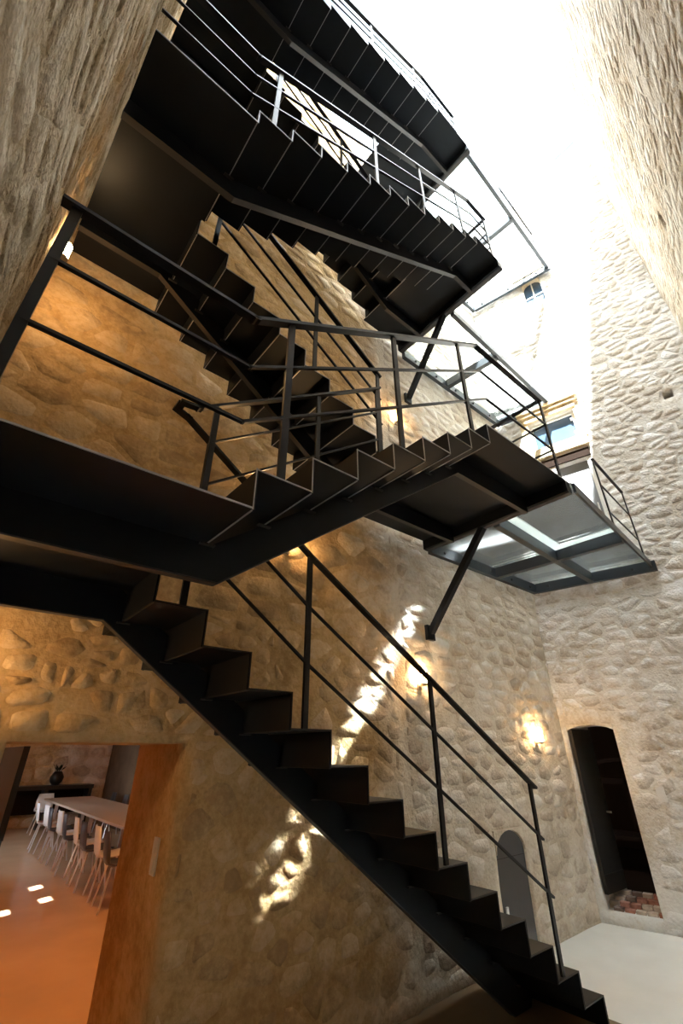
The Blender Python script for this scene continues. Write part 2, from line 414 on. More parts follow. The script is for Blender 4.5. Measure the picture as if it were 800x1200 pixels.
# ---- far wall with the doors
C0, C1 = (6.42, 3.55), (7.36, -0.55)
def disp_c(u, z):
    d = 0.022*nz3(u*1.1, 5.7, z*1.1) + 0.010*nz3(u*3.4, 1.1, z*3.4)
    d += 0.03*(1 - sstep(1.86, 1.95, z-H))
    return d
WC = Wall(C0, C1, 0.0, TOP, disp_c)
def uc(y):                                  # wall coordinate of the point with this y
    t = (C0[1]-y)/(C0[1]-C1[1]); return t*WC.L
DOOR_C = (uc(3.14), uc(2.60), 0.10, 0.33+H)
WIN_2 = (uc(2.68), uc(1.95), 4.58+H, 5.20+H)
DOOR_2 = (uc(2.44), uc(1.94), 2.30+H, 4.20+H)
WIN_3 = (uc(2.14), uc(1.80), 8.00+H, 8.72+H)
HOLE = (uc(.78), uc(.65), 4.72+H, 4.86+H)
WC.open = [DOOR_C, WIN_2, DOOR_2, WIN_3, HOLE]
WC.build('wall_right', 'mortar_c', 0.075, 0.55)
WC.stones('stone_c', [
    (0.1, WC.L, 0.0, 1.88+H, .13, 2.0, 1.3, .010, (.0005,.006), .08),
    (0.1, WC.L, 1.95+H, TOP, .11, 2.2, 1.5, .008, (.002,.012), .05)], 300, 5)

# ---- near wall on the left
def disp_a(u, z): return 0.030*nz3(u*1.3, 7.7, z*1.0) + 0.016*nz3(u*4, 4.4, z*4)
WA = Wall((-0.14, -1.4), (-0.385, 3.4), 0.0, TOP, disp_a)
WA.build('wall_left', 'mortar_a', 0.07, 0.5)
WA.stones('stone_a', [(0.2, WA.L-.12, 0.0, TOP, .12, 1.9, 1.3, .010, (.001,.008), .08)], 300, 7)

# ---- near wall on the right
def disp_d(u, z): return 0.030*nz3(u*1.2, 2.3, z*1.0) + 0.014*nz3(u*4, 6.4, z*4)
WD = Wall((7.5, 0.313), (-0.5, -1.103), 0.0, TOP-0.2, disp_d)
_uw = WD.uof(4.90, -.145); WD.open = [(_uw-.035, _uw+.035, 5.45+H, 5.75+H), (_uw+.03, _uw+.085, 5.75+H, 6.02+H)]
WD.build('wall_front', 'mortar_d', 0.09, 0.5)
WD.stones('stone_d', [(0.2, WD.L, 0.0, TOP-.2, .12, 1.9, 1.3, .010, (.0005,.006), .1)], 300, 9)

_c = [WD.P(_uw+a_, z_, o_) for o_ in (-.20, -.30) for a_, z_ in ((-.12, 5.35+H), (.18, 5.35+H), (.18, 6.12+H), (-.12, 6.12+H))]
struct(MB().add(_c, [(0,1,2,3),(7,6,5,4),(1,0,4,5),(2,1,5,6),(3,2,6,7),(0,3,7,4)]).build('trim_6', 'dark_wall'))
# ------------------------------------------------------------------ glass roof
def xa(y): return -0.14 - 0.051*(y+1.4)
roof = thing('ceiling', None, None, (3.4, 1.2, TOP+0.02)); struct(roof)
bx = [-0.55, 0.85, 2.30, 3.75, 5.20, 6.70, 7.60]
for i in range(len(bx)-1):
    MB().box(bx[i]+.006, bx[i+1]-.006, -1.5, 3.8, TOP+.03, TOP+.045).build('roof_pane', 'glass', roof)
    if i: MB().box(bx[i]-.006, bx[i]+.006, -1.5, 3.8, TOP+.025, TOP+.05).build('glazing_joint', 'bolt', roof)

# ------------------------------------------------------------------ stair
YB0, YB1 = 1.372, 2.165          # flights that climb away from the left wall
YA0, YA1 = 2.190, 3.085          # flights beside the back wall
SB, SA = 1.785, 2.690            # near faces of the spine plates
T = 0.010
z1, z2, z3, z4, z5, z6 = .839+H, 2.279+H, 3.647+H, 5.579+H, 7.28+H, 8.75+H

def spine_poly(pts, depth):
    """plate whose top edge follows pts (x,z)"""
    low = []
    for i, (x, z) in enumerate(pts):
        sl = []
        if i > 0: sl.append((pts[i][1]-pts[i-1][1])/(pts[i][0]-pts[i-1][0]))
        if i < len(pts)-1: sl.append((pts[i+1][1]-pts[i][1])/(pts[i+1][0]-pts[i][0]))
        n = Vector((0, 0))
        for k in sl: n += Vector((k, -1)).normalized()
        n.normalize(); c = n.dot(Vector((sl[0], -1)).normalized())
        low.append((x + n.x*depth/c, z + n.y*depth/c))
    return list(pts) + low[::-1]

def flight(label, up_right, x0, z0, g, r, n, y0, y1, sy, em='edge'):
    """up_right: x0,z0 is the lower landing edge; else the upper landing edge. n risers"""
    sg = 1 if up_right else -1
    zb = z0 if up_right else z0 - n*r
    t = thing('stair_flight', label, 'stair flight', (x0, (y0+y1)/2, zb), 'black steel stair flights')
    for k in range(n):
        X = x0 + g*k
        za, zc = (z0 + r*k, z0 + r*(k+1)) if up_right else (z0 - r*(k+1), z0 - r*k)
        rs = MB().box(X, X+T if up_right else X-T, y0, y1, za-T, zc-T-.0005).build('riser', 'steel', t)
        # thin strips with edge highlights painted in: along the foot of the riser and up its open end
        MB().box(X-.003, X+.003, y0+.004, y1-.004, za-T-.004, za-T).build('riser_edge', em, rs)
        MB().box(X-.002, X+.002, y0-.004, y0, za-T, zc).build('end_edge', em, rs)
        if k:
            zt = z0 + sg*r*k
            td = MB().box(X-g+(T if up_right else 0.0), X+(T if up_right else 0.0), y0, y1, zt-T, zt).build('tread', 'steel', t)
            MB().box(X-g, X, y0-.004, y0, zt-.007, zt-.002).build('end_edge', em, td)
        # bracket that ties the fold to the spine
        MB().box(X-.035, X+.035, sy-.022, sy-.001, za-T-.012, za-T-.004).build('bracket', 'bolt', t)
    return t

def landing(label, x0, x1a, x1b, z, spines, lx, endbeam=False, xb0=None, xa0=None, brace=None):
    """left landings: from lx to x1b (near half) / x1a (far half)"""
    t = thing('landing', label, 'landing', ((x0+x1b)/2, 2.2, z-.2), 'black steel landings')
    if not endbeam:
        poly = [(lx(YB0), YB0), (x1b, YB0), (x1b, YB1+.012), (x1a, YB1+.012), (x1a, YA1), (lx(YA1), YA1)]
    else:
        poly = [(xb0, YB0), (x1b, YB0), (x1b, YA1+.05), (xa0, YA1+.05), (xa0, YB1+.012), (xb0, YB1+.012)]
    dk = MB().prism_xy(poly, z-T, z).build('deck_plate', 'steel', t)
    a, b = (lx(YB0), x1b) if not endbeam else (xb0, x1b)
    MB().box(a, b, YB0-.004, YB0, z-.008, z-.001).build('deck_edge', 'edge', dk)  # pale strip, a painted highlight along the deck
    if endbeam:
        eb = MB().box(x1b-.005, x1b+.085, YB0-.002, YA1+.05, z-.125, z-.005).build('end_beam', 'steel', t)
        MB().box(x1b+.02, x1b+.087, YB0, YA1+.05, z-.131, z-.125).build('beam_edge', 'bolt', eb)
        if brace:
            br = MB().bar((x1b+.03, brace[0], z-.13), (brace[1], 3.14, brace[2]), .065, .065, (1,0,0)).build('brace', 'steel', t)
            MB().box(brace[1]-.06, brace[1]+.06, 3.135, 3.175, brace[2]-.08, brace[2]+.08).build('brace_foot', 'steel', br)
    return t

D = 0.165
def spine(t, pts, sy, lead=0, tail=0, D=0.165):
    """lead/tail: the first/last stretch belongs to that landing"""
    full = spine_poly(pts, D); n = len(pts); lo = full[n:][::-1]
    for k in range(n-1):
        own = lead if (k == 0 and lead) else tail if (k == n-2 and tail) else t
        sp_ = MB().prism_xz([pts[k], pts[k+1], lo[k+1], lo[k]], sy, sy+.045).build('spine', 'steel', own)
        a, b = lo[k], lo[k+1]
        MB().bar((a[0], sy+.0225, a[1]-.004), (b[0], sy+.0225, b[1]-.004), .046, .006).build('spine_flange', 'bolt', sp_)

# landings
lx = lambda y: xa(y) + 0.05
la1 = landing('lowest black steel landing against the left stone wall', -.3, .645, .696, z1, None, lx)
la2 = landing('middle black steel landing against the left stone wall, above a warm sconce', -.3, .408, .433, z3, None, lx)
la3 = landing('highest black steel landing against the left stone wall', -.3, .68, .70, z5, None, lx)
lr1 = landing('black landing with diagonal brace, level with the foot of the grey metal door', 2.6, 0, 3.90, z2, None, lx, True, .696+7*.276, .408+7*.258, (2.33, 3.89, 1.16+H))
lr2 = landing('black landing with brace between the two upper long flights', 3.2, 0, 3.76, z4, None, lx, True, .433+11*.259, .68+9*.262, (2.28, 3.90, 4.57+H))
lr3 = landing('topmost black landing against the sky', 3.0, 0, 3.82, z6, None, lx, True, .70+8*.296, 2.7, (2.28, 3.9, 7.75+H))
# flights
g1, r1 = .275, .18
f1 = flight('lowest black steel stair flight rising from the pale floor', False, .645, z1, g1, r1, 14, YA0, YA1, SA, 'bolt')  # edge strips stay dark here, no highlight painted
spine(f1, [(xa(SA)+.05, z1-T), (.60, z1-T), (.645+12.6*g1, z1-13.6*r1-T)], SA, la1, 0, .178)
f2 = flight('short black stair flight of eight risers above the lowest landing', True, .696, z1, .276, r1, 8, YB0, YB1, SB)
spine(f2, [(xa(SB)+.05, z1-T), (.72, z1-T), (.696+7.35*.276, z2-T-.005), (3.9, z2-T-.005)], SB, la1, lr1)
r3 = (z3-z2)/8
f3 = flight('black stair flight seen from below beside ochre wall, second one along the back wall', False, .408, z3, .258, r3, 8, YA0, YA1, SA)
spine(f3, [(xa(SA)+.05, z3-T), (.36, z3-T), (.408+7.3*.258, z2-T-.005), (3.9, z2-T-.005)], SA, la2, lr1)
r4 = (z4-z3)/12
f4 = flight('long black stair flight of twelve risers over the short flight', True, .433, z3, .259, r4, 12, YB0, YB1, SB)
spine(f4, [(xa(SB)+.05, z3-T), (.45, z3-T), (.433+11.3*.259, z4-T-.005), (3.76, z4-T-.005)], SB, la2, lr2)
r5 = (z5-z4)/10
f5 = flight('black stair flight along the back wall directly under the topmost flight', False, .68, z5, .262, r5, 10, YA0, YA1, SA)
spine(f5, [(xa(SA)+.05, z5-T), (.63, z5-T), (.68+9.3*.262, z4-T-.005), (3.76, z4-T-.005)], SA, la3, lr2)
r6 = (z6-z5)/9
f6 = flight('topmost black steel stair flight under the glass roof', True, .70, z5, .296, r6, 9, YB0, YB1, SB)
spine(f6, [(xa(SB)+.05, z5-T), (.72, z5-T), (.70+8.3*.296, z6-T-.005), (3.82, z6-T-.005)], SB, la3, lr3)
# ------------------------------------------------------------------ railings
def railing(label, y, top, posts, offs=(0.32, 0.64), turn=None, side=None, mid_from=None):
    """top: (x,z) points of the handrail; posts: (x, foot z); turn: list of 3-d points that continue the rail"""
    def zt(x):
        for a, b in zip(top[:-1], top[1:]):
            if a[0] <= x <= b[0]: return a[1] + (b[1]-a[1])*(x-a[0])/(b[0]-a[0])
        return top[0][1] if x < top[0][0] else top[-1][1]
    t = thing('railing', label, 'railing', (posts[0][0], y, min(p[1] for p in posts)), 'black bar railings')
    path = [Vector((x, y, z)) for x, z in top]
    ext = [Vector(p) for p in (turn or [])]
    def poly(o, a, b, nm):
        m = MB(); src = path
        if o and mid_from is not None:
            src = [Vector((mid_from, y, zt(mid_from)))] + [p for p in path if p.x > mid_from+.02]
        pp = [p - Vector((0,0,o)) for p in src + ext]
        for p, q in zip(pp[:-1], pp[1:]):
            d = (q-p).normalized()*a*.4
            m.bar(p-d, q+d, a, b)
        m.build(nm, 'rail', t)
    poly(0, .045, .018, 'handrail')
    for o in offs: poly(o, .018, .014, 'mid_rail')
    for x, zf in posts:
        MB().bar((x, y, zf+.001), (x, y, zt(x)-.009), .036, .016, (0,1,0)).build('post', 'rail', t)
    for px, py, zf in (side or []):
        MB().bar((px, py, zf+.001), (px, py, ext[-1].z-.009), .036, .016, (1,0,0)).build('post', 'rail', t)
    return t
YN, YI, YF = YB0+.020, YB1-.03, YA0+.022
railing('railing along the lowest landing and the short flight, with handrail end near left wall', YN,
        [(-.215, 1.872+H), (.615, 1.872+H), (2.75, 3.265+H), (3.875, 3.265+H)],
        [(-.178, z1), (.822, z1+r1), (1.627, z1+4*r1), (2.44, z1+7*r1), (3.868, z2)], mid_from=-.178,
        turn=[(3.875, 2.30, 3.265+H)], side=[(3.875, 2.28, z2)])
railing('railing of the long twelve-riser flight with four slim posts', YN,
        [(xa(YN)+.035, 4.615+H), (.36, 4.615+H), (3.35, 6.49+H), (3.73, 6.49+H)],
        [(.552, z3+r4), (1.588, z3+5*r4), (2.30, z3+8*r4), (3.04, z3+11*r4), (3.70, z4)], (0.32, 0.63),
        turn=[(3.73, 2.1, 6.49+H)], side=[(3.73, 2.08, z4)])
railing('railing of the topmost flight outlined against the sky', YN,
        [(xa(YN)+.035, 8.26+H), (.62, 8.26+H), (2.83, 9.43+H), (3.62, 9.43+H)],
        [(.85, z5+r6), (1.7, z5+4*r6), (2.6, z5+7*r6), (3.60, z6)], (0.3, 0.55))
railing('railing of the lowest flight, standing on the treads', YF,
        [(.55, 1.83+H), (.63, 1.80+H), (1.57, 1.147+H), (3.83, -.235+H)],
        [(.79, z1-r1), (1.575, z1-4*r1), (2.67, z1-8*r1), (3.775, z1-12*r1)], (0.34, 0.68), mid_from=.79)
railing('inner railing of the short flight over the stairwell', YI,
        [(.56, 1.83+H), (.66, 1.84+H), (2.225, 2.971+H)],
        [(.77, z1+r1), (1.55, z1+4*r1), (2.2, z1+6*r1)], (0.28, 0.58), mid_from=.77)
railing('railing beside the second flight along the back wall', YF,
        [(.35, 4.55+H), (.45, 4.52+H), (2.325, 3.25+H)],
        [(.55, z3-r3), (1.55, z3-5*r3), (2.30, z2)], (0.30, 0.60), mid_from=.55)
railing('inner railing of the twelve-riser flight', YI,
        [(.36, 4.55+H), (.46, 4.58+H), (3.2, 6.36+H)], [(.56, z3+r4), (1.58, z3+5*r4), (2.9, z3+10*r4)], (0.30, 0.60))
railing('railing beside the flight under the topmost flight', YF,
        [(.62, 8.2+H), (.72, 8.16+H), (3.0, 6.55+H), (3.1, 6.52+H)], [(.83, z5-r5), (1.85, z5-5*r5), (2.95, z5-9*r5)], (0.30, 0.60))

for x, z, yy in ((.555, 1.83, YI), (.355, 4.55, YI)):
    own = [o for o in bpy.data.objects if o.get('label', '').startswith('inner railing of the ' + ('short' if x > .5 else 'twelve'))][0]
    MB().bar((x, YF, z+H), (x, YI, z+H), .045, .018).build('handrail_return', 'rail', own)
# ------------------------------------------------------------------ glass bridges at the far wall
def xc(y): return C0[0] + (C1[0]-C0[0])*(C0[1]-y)/(C0[1]-C1[1])
def bridge(label, z, xs, y0, y1, xm, ym, border=False, skew=0.0, ew=.06):
    """beams in blue-grey steel and floor panes between them; the near side runs square to the far wall"""
    t = thing('glass_bridge', label, 'glass bridge', ((xs+6.5)/2, (y0+y1)/2, z-.17), 'glass bridges')
    b0, b1 = z-.15, z-.012; mid = (b0+b1)/2
    def xe(y): return xc(y) - .055
    ny = lambda x: y0 + skew*(x-xs)
    py = lambda x: ym + .06*(x-xs)
    l1 = MB().box(xs, xe(y1), y1-.06, y1, b0, b1).build('ledger_beam', 'bluesteel', t)
    ye = ny(6.7)
    l2 = MB().bar((xe(y1-.07)-.03, y1-.065, mid), (xe(ye)-.03, ye-.06, mid), .06, b1-b0).build('ledger_beam', 'bluesteel', t)
    if ym: MB().bar((xs, py(xs), mid), (xe(py(6.5))-.065, py(6.5), mid), .07, b1-b0).build('beam', 'bluesteel', t)
    MB().bar((xm-.03, y1-.065, mid-.002), (xm+.06, ny(xm), mid-.002), .08, b1-b0).build('beam', 'bluesteel', t)
    MB().bar((xs, ny(xs)-.012, mid+.02), (xe(ye)-.065, ye-.012, mid+.02), ew, b1-b0-.04).build('edge_beam', 'bluesteel', t)
    x2 = 6.4
    def quad(a, b, nm, mt_, zz0, zz1): MB().prism_xy([a[0], a[1], b[1], b[0]], zz0, zz1).build(nm, mt_, t)
    rows = [(lambda x: ny(x)+.005, (lambda x: py(x)-.006) if ym else (lambda x: y1-.01))]
    if ym: rows.append((lambda x: py(x)+.006, lambda x: y1-.01))
    for lo, hi in rows:
        MB().prism_xy([(xs+.01, lo(xs)), (xm+.02, lo(xm)), (xm-.02, hi(xm)), (xs+.01, hi(xs))], z-.010, z+.008).build('floor_pane', 'floorglass', t)
        MB().prism_xy([(xm+.04, lo(xm)), (xe(lo(6.6))-.02, lo(6.6)), (xe(hi(6.4))-.02, hi(6.4)), (xm, hi(xm))], z-.010, z+.008).build('floor_pane', 'floorglass', t)
    for k in range(5):
        X = xs + .25 + k*.5
        if X < xe(y1)-.2: MB().cyl((X, y1-.078, z-.09), (X, y1-.061, z-.09), .018, n=8).build('bolt', 'bolt', l1)
    for k in range(3):
        Y = ye + .2 + k*(y1-ye-.45)/2
        MB().cyl((xe(Y)-.09, Y, z-.09), (xe(Y)-.055, Y, z-.09), .018, n=8).build('bolt', 'bolt', l2)
    if border:
        hi = rows[0][1]
        MB().prism_xy([(xs+.01, hi(xs)-.15), (xm-.03, hi(xm)-.15), (xm-.03, hi(xm)-.04), (xs+.01, hi(xs)-.04)], z-.026, z-.012).build('frosted_border', 'frost', t)
        MB().prism_xy([(xm-.13, ny(xm)+.02), (xm-.03, ny(xm)+.02), (xm-.03, hi(xm)-.155), (xm-.13, hi(xm)-.155)], z-.026, z-.012).build('frosted_border', 'frost', t)
    return t
bridge('glass floored bridge below the grey door, with white bordered pane', z2, 4.0, 1.36, 3.155, 5.42, 2.20, border=True, skew=.10, ew=.024)
bridge('narrow glass floored bridge between two diagonal braces', z4-.06, 3.86, 2.20, 3.155, 4.93, None, skew=.02)
bridge('highest glass bridge reaching the small arched window', z6, 3.92, 1.45, 3.155, 5.30, None, skew=.05)
def guard(label, x0, x1, ya, yb_, z, h):
    t = thing('guard_rail', label, 'railing', (x0, ya, z), 'bridge guard rails')
    for o, a in ((0, .035), (h*.36, .016), (h*.72, .016)):
        MB().bar((x0-.01, ya, z+h-o), (x1, yb_, z+h-o), a, .016).build('handrail' if o == 0 else 'mid_rail', 'rail', t)
    for x in (x0, x1-.02):
        y = ya + (yb_-ya)*(x-x0)/(x1-x0)
        MB().bar((x, y, z+.001), (x, y, z+h-.008), .03, .014, (0,1,0)).build('post', 'rail', t)
guard('guard rail on the glass bridge beside the grey door', 5.56, 6.76, 1.56, 1.66, z2+.009, 1.08)
guard('guard rail on the highest glass bridge', 5.35, 6.70, 1.56, 1.62, z6+.009, 1.05)

# ------------------------------------------------------------------ doors and windows in the far wall
def frame_pt(u, z, off): return WC.P(u, z, off)
def wc_box(u0, u1, z0_, z1_, o0, o1):
    m = MB(); c = [frame_pt(u, z, o) for o in (o1, o0) for u, z in ((u0,z0_),(u1,z0_),(u1,z1_),(u0,z1_))]
    return m.add(c, [(0,1,2,3),(7,6,5,4),(1,0,4,5),(2,1,5,6),(3,2,6,7),(0,3,7,4)])
# upper grey door
a, b, c, d = DOOR_2
dr = thing('door_2', None, None, frame_pt((a+b)/2, c, -.15)); struct(dr)
lf2 = wc_box(a+.005, b-.035, c, d-.005, -.16, -.11).build('door_leaf', 'metal_door', dr)
wc_box(b-.033, b-.004, c, d-.005, -.20, -.02).build('door_frame', 'white_paint', dr)
wc_box(b-.09, b-.07, c+.95, c+1.1, -.11, -.07).build('door_handle', 'chrome', lf2)
tr = thing('trim_1', None, None, frame_pt((a+b)/2, d, .0)); struct(tr)
wc_box(WIN_2[0]-.05, WIN_2[1]+.05, d+.005, d+.15, -.10, .035).build('lintel_beam', 'dark_wood', tr)
# stone framed window
a, b, c, d = WIN_2
wn = thing('window_1', None, None, frame_pt((a+b)/2, c, -.1)); struct(wn)
wc_box(a+.01, b-.01, c+.01, d-.01, -.14, -.12).build('pane', 'window_glass', wn)
wc_box(a+.003, a+.045, c+.045, d-.045, -.115, -.07).build('window_frame', 'white_paint', wn)
wc_box(b-.045, b-.003, c+.045, d-.045, -.115, -.07).build('window_frame', 'white_paint', wn)
wc_box(a+.003, b-.003, c+.003, c+.043, -.115, -.07).build('window_frame', 'white_paint', wn)
wc_box(a+.003, b-.003, d-.043, d-.003, -.115, -.07).build('window_frame', 'white_paint', wn)
for k in (.25, .7): wc_box(b-.075, b-.046, c+(d-c)*k, c+(d-c)*k+.05, -.07, -.05).build('hinge', 'white_paint', wn)
wc_box(a-.10, b+.08, c-.19, c-.005, -.05, .10).build('window_sill', 'dressed', wn)
wc_box(a-.06, b+.05, d+.004, d+.10, -.05, .07).build('lintel', 'dressed', wn)
wc_box(a-.10, b+.09, d+.101, d+.16, -.05, .115).build('cornice', 'dressed', wn)
wc_box(a-.14, b+.13, d+.161, d+.22, -.05, .155).build('cornice', 'dressed', wn)
wc_box(a-.13, a-.004, c, d, -.05, .035).build('jamb_stone', 'dressed', wn)
wc_box(b+.004, b+.11, c, d, -.05, .035).build('jamb_stone', 'dressed', wn)
# added lamp stands in for sun off this pane, streaking the back wall
gl_d = bpy.data.lights.new('added_reflection_lamp', 'AREA'); gl_d.shape = 'RECTANGLE'; gl_d.size = .66; gl_d.size_y = .20
gl_d.spread = math.radians(2.0); gl_d.energy = 6.5; gl_d.color = (.94, .98, 1.0)
gl = bpy.data.objects.new('added_reflection_lamp', gl_d); COL.objects.link(gl)
gl.location = frame_pt((a+b)/2, 4.92+H, -.06)
_d = Vector((-1.0, 0.19, -1.21)).normalized()
_x = WC.u - _d*WC.u.dot(_d); _x.normalize(); _zz = -_d; _y = _zz.cross(_x)
gl.rotation_euler = Matrix((_x, _y, _zz)).transposed().to_euler()
# small arched window high up
a, b, c, d = WIN_3
w3 = thing('window_2', None, None, frame_pt((a+b)/2, c, -.1)); struct(w3)
wc_box(a+.005, b-.005, c+.005, d-.005, -.13, -.11).build('pane', 'window_glass', w3)
m = MB(); n = 10; cu_, rad = (a+b)/2, (b-a)/2
def wall_poly(pts, o0, o1):
    mm = MB(); k = len(pts); vs_ = [frame_pt(u, z, o1) for u, z in pts] + [frame_pt(u, z, o0) for u, z in pts]
    return mm.add(vs_, [tuple(range(k)), tuple(range(2*k-1, k-1, -1))] + [((i+1)%k, i, i+k, (i+1)%k+k) for i in range(k)])
for sgn in (-1, 1):
    e = a if sgn < 0 else b
    pts = [(cu_ + sgn*rad*math.sin(math.pi/2*i/n), d - .17 + .165*math.cos(math.pi/2*i/n)) for i in range(n+1)] + [(cu_ + sgn*rad, d-.001), (cu_, d-.001)]
    wall_poly(pts if sgn < 0 else pts[::-1], -.10, .02).build('arch_stone', 'dressed', w3)
wall_poly([(a-.14, d+.01), (b+.14, d+.01), (b+.20, d+.17), (a-.20, d+.17)], -.05, .14).build('corbel', 'dressed', w3)
wc_box(cu_-.012, cu_+.012, c+.005, d-.01, -.105, -.085).build('glazing_bar', 'white_paint', w3)
wc_box(a+.005, b-.005, c+.30, c+.325, -.105, -.085).build('glazing_bar', 'white_paint', w3)
# putlog hole lining
a, b, c, d = HOLE
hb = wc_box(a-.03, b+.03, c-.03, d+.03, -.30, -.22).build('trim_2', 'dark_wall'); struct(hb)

# ground floor door in the far wall: opening, leaf, tiled sill and dark room
a, b, c, d = DOOR_C
n = 8
pts = [(a-.01 + (b-a+.02)*i/n, d - .07*(2*i/n-1)**2 - .005) for i in range(n+1)] + [(b+.01, d+.005), (a-.01, d+.005)]
sp = wall_poly(pts, -.5, .02).build('trim_3', 'mortar_c'); struct(sp)
dl = thing('door_1', None, None, frame_pt(a+.04, .12, -.2)); struct(dl)
p = frame_pt(a+.035, 0, -.02); q = frame_pt(a+.16, 0, -.50)
lf = MB().bar((p.x, p.y, (.25+d-.05)/2), (q.x, q.y, (.25+d-.05)/2), .04, d-.05-.25).build('door_leaf', 'black_door', dl)
mid = p.lerp(q, .85)
MB().bar((mid.x, mid.y-.03, 1.02), (mid.x-.02, mid.y-.09, 1.02), .02, .02).build('door_handle', 'chrome', lf)
MB().bar((p.x, p.y-.024, .42), (q.x, q.y-.024, .42), .006, .02).build('kick_strip', 'bolt', lf)
sill = thing('door_sill', 'raised sill paved with worn red and pale tiles in dark doorway', 'door sill', frame_pt((a+b)/2, 0, -.2))
wc_box(a, b, 0.0, .075, -.54, .02).build('sill_base', 'mortar_c', sill)
tw = (b-a)/5
for i in range(5):
    o = .015
    for j in range(5):
        mt_ = rnd.choice(('tile_red', 'tile_red', 'tile_pale', 'tile_dark', 'tile_pale'))
        sh = (j % 2)*tw*.5
        u0_, u1_ = a + i*tw + sh + .006, a + (i+1)*tw + sh - .006
        u1_ = min(u1_, b-.004)
        if u1_-u0_ > .03: wc_box(u0_, u1_, .076, .092 + .034*j + rnd.uniform(0, .006), o-.105*(j+1)+.006, o-.105*j-.006).build('tile', mt_, sill)
# the dark room
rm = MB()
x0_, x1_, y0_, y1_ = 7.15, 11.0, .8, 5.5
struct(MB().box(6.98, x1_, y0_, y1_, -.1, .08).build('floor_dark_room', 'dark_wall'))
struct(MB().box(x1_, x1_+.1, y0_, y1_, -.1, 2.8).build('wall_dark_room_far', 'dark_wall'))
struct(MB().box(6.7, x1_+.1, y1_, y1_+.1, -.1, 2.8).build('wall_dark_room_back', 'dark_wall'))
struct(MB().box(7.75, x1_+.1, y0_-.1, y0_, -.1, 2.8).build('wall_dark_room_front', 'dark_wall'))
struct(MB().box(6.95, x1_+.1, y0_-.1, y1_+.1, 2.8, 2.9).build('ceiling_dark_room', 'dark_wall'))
bn = thing('bench', 'dark wooden bench with arched back rail inside the dark doorway', 'bench', (8.9, 3.4, .08))
for x in (8.66, 9.12):
    for y in (2.7, 4.5): MB().box(x-.03, x+.03, y-.03, y+.03, .081, .52).build('leg', 'dark_wood', bn)
MB().box(8.6, 9.18, 2.64, 4.56, .521, .57).build('seat', 'dark_wood', bn)
for y in (2.68, 3.6, 4.52): MB().box(9.12, 9.17, y-.03, y+.03, .571, 1.36).build('back_post', 'dark_wood', bn)
m = MB()
for i in range(12):
    f0, f1_ = i/12, (i+1)/12
    m.bar((9.145, 2.66+1.88*f0, 1.36+.22*math.sin(math.pi*f0)), (9.145, 2.66+1.88*f1_, 1.36+.22*math.sin(math.pi*f1_)), .05, .06)
m.build('arched_rail', 'dark_wood', bn)
MB().box(9.12, 9.17, 2.72, 4.48, 1.22, 1.30).build('back_rail', 'dark_wood', bn)

# small arched cupboard door low in the back wall
ax0, ax1, azs, azt = 4.63, 5.15, .80, .985
def arc(n=10): return [((ax0+ax1)/2 - (ax1-ax0)/2*math.cos(math.pi*i/n), azs + (azt-azs)*math.sin(math.pi*i/n)) for i in range(n+1)]
ad_ = thing('door_3', None, None, ((ax0+ax1)/2, 3.22, 0)); struct(ad_)
lf3 = MB().prism_xz([(ax0+.004, .005), (ax1-.004, .005)] + [(x, z-.003) for x, z in arc()[::-1]], 3.215, 3.255).build('door_leaf', 'grey_door', ad_)
MB().box(ax0+.02, ax1-.02, 3.211, 3.2149, .76, .768).build('seam', 'black', lf3)
MB().box(ax0+.055, ax0+.085, 3.200, 3.2149, .30, .40).build('lock_plate', 'chrome', lf3)
for h_ in (0, 1):
    pp = arc()[:6] if h_ == 0 else arc()[5:]
    pp = pp + ([((ax0+ax1)/2, .995), (ax0-.01, .995)] if h_ == 0 else [(ax1+.01, .995), ((ax0+ax1)/2, .995)])
    struct(MB().prism_xz(pp, 3.19, 3.30).build('trim_4' if h_ == 0 else 'trim_5', 'mortar_b'))

# ------------------------------------------------------------------ wall lamps
def sconce(label, p, n, group='warm wall sconces'):
    """p on the wall at the foot of the glass; n towards the room"""
    p = Vector(p); n = Vector(n); s = n.cross(Vector((0,0,1)))
    t = thing('wall_sconce', label, 'wall lamp', p - Vector((0,0,.06)), group)
    c = p + n*.075
    MB().bar(p+Vector((0,0,-.01)), p+n*.015+Vector((0,0,-.01)), .055, .10).build('back_plate', 'brass', t)
    MB().bar(p+n*.012+Vector((0,0,-.018)), c+n*.012+Vector((0,0,-.018)), .03, .016).build('arm', 'brass', t)
    MB().lathe((c.x, c.y, c.z), [(.018,-.022),(.034,-.015),(.034,.0)], 14).build('cup', 'brass', t)
    MB().lathe((c.x, c.y, c.z), [(.031,.001),(.031,.12),(.027,.138),(.016,.148),(.004,.152)], 14).build('glass_shade', 'lamp', t, True)
def yb(x, z): return 3.2 - disp_b(ub(x), z)
for lab, x, z in (('warm sconce on back wall beside the streak of sun, above the lowest flight', 3.68, .62),
                  ('warm sconce on back wall close to the dark doorway', 5.76, .125),
                  ('warm sconce on back wall hidden up behind the short flight', 2.0, 1.66),
                  ('warm sconce on back wall seen between railing posts of the short flight', 3.64, 4.03)):
    sconce(lab, (x, yb(x, z+H)-.002, z+H), (0,-1,0))
for lab, y, z in (('warm sconce on left wall under the middle landing, beside the thick handrail end', 2.62, 2.98),
                  ('warm sconce on left wall under the lowest landing', 2.84, .32)):
    uu = WA.uof(-.3, y); pw = WA.P(uu, z+H, disp_a(uu, z+H)+.004)
    sconce(lab, pw, WA.n)

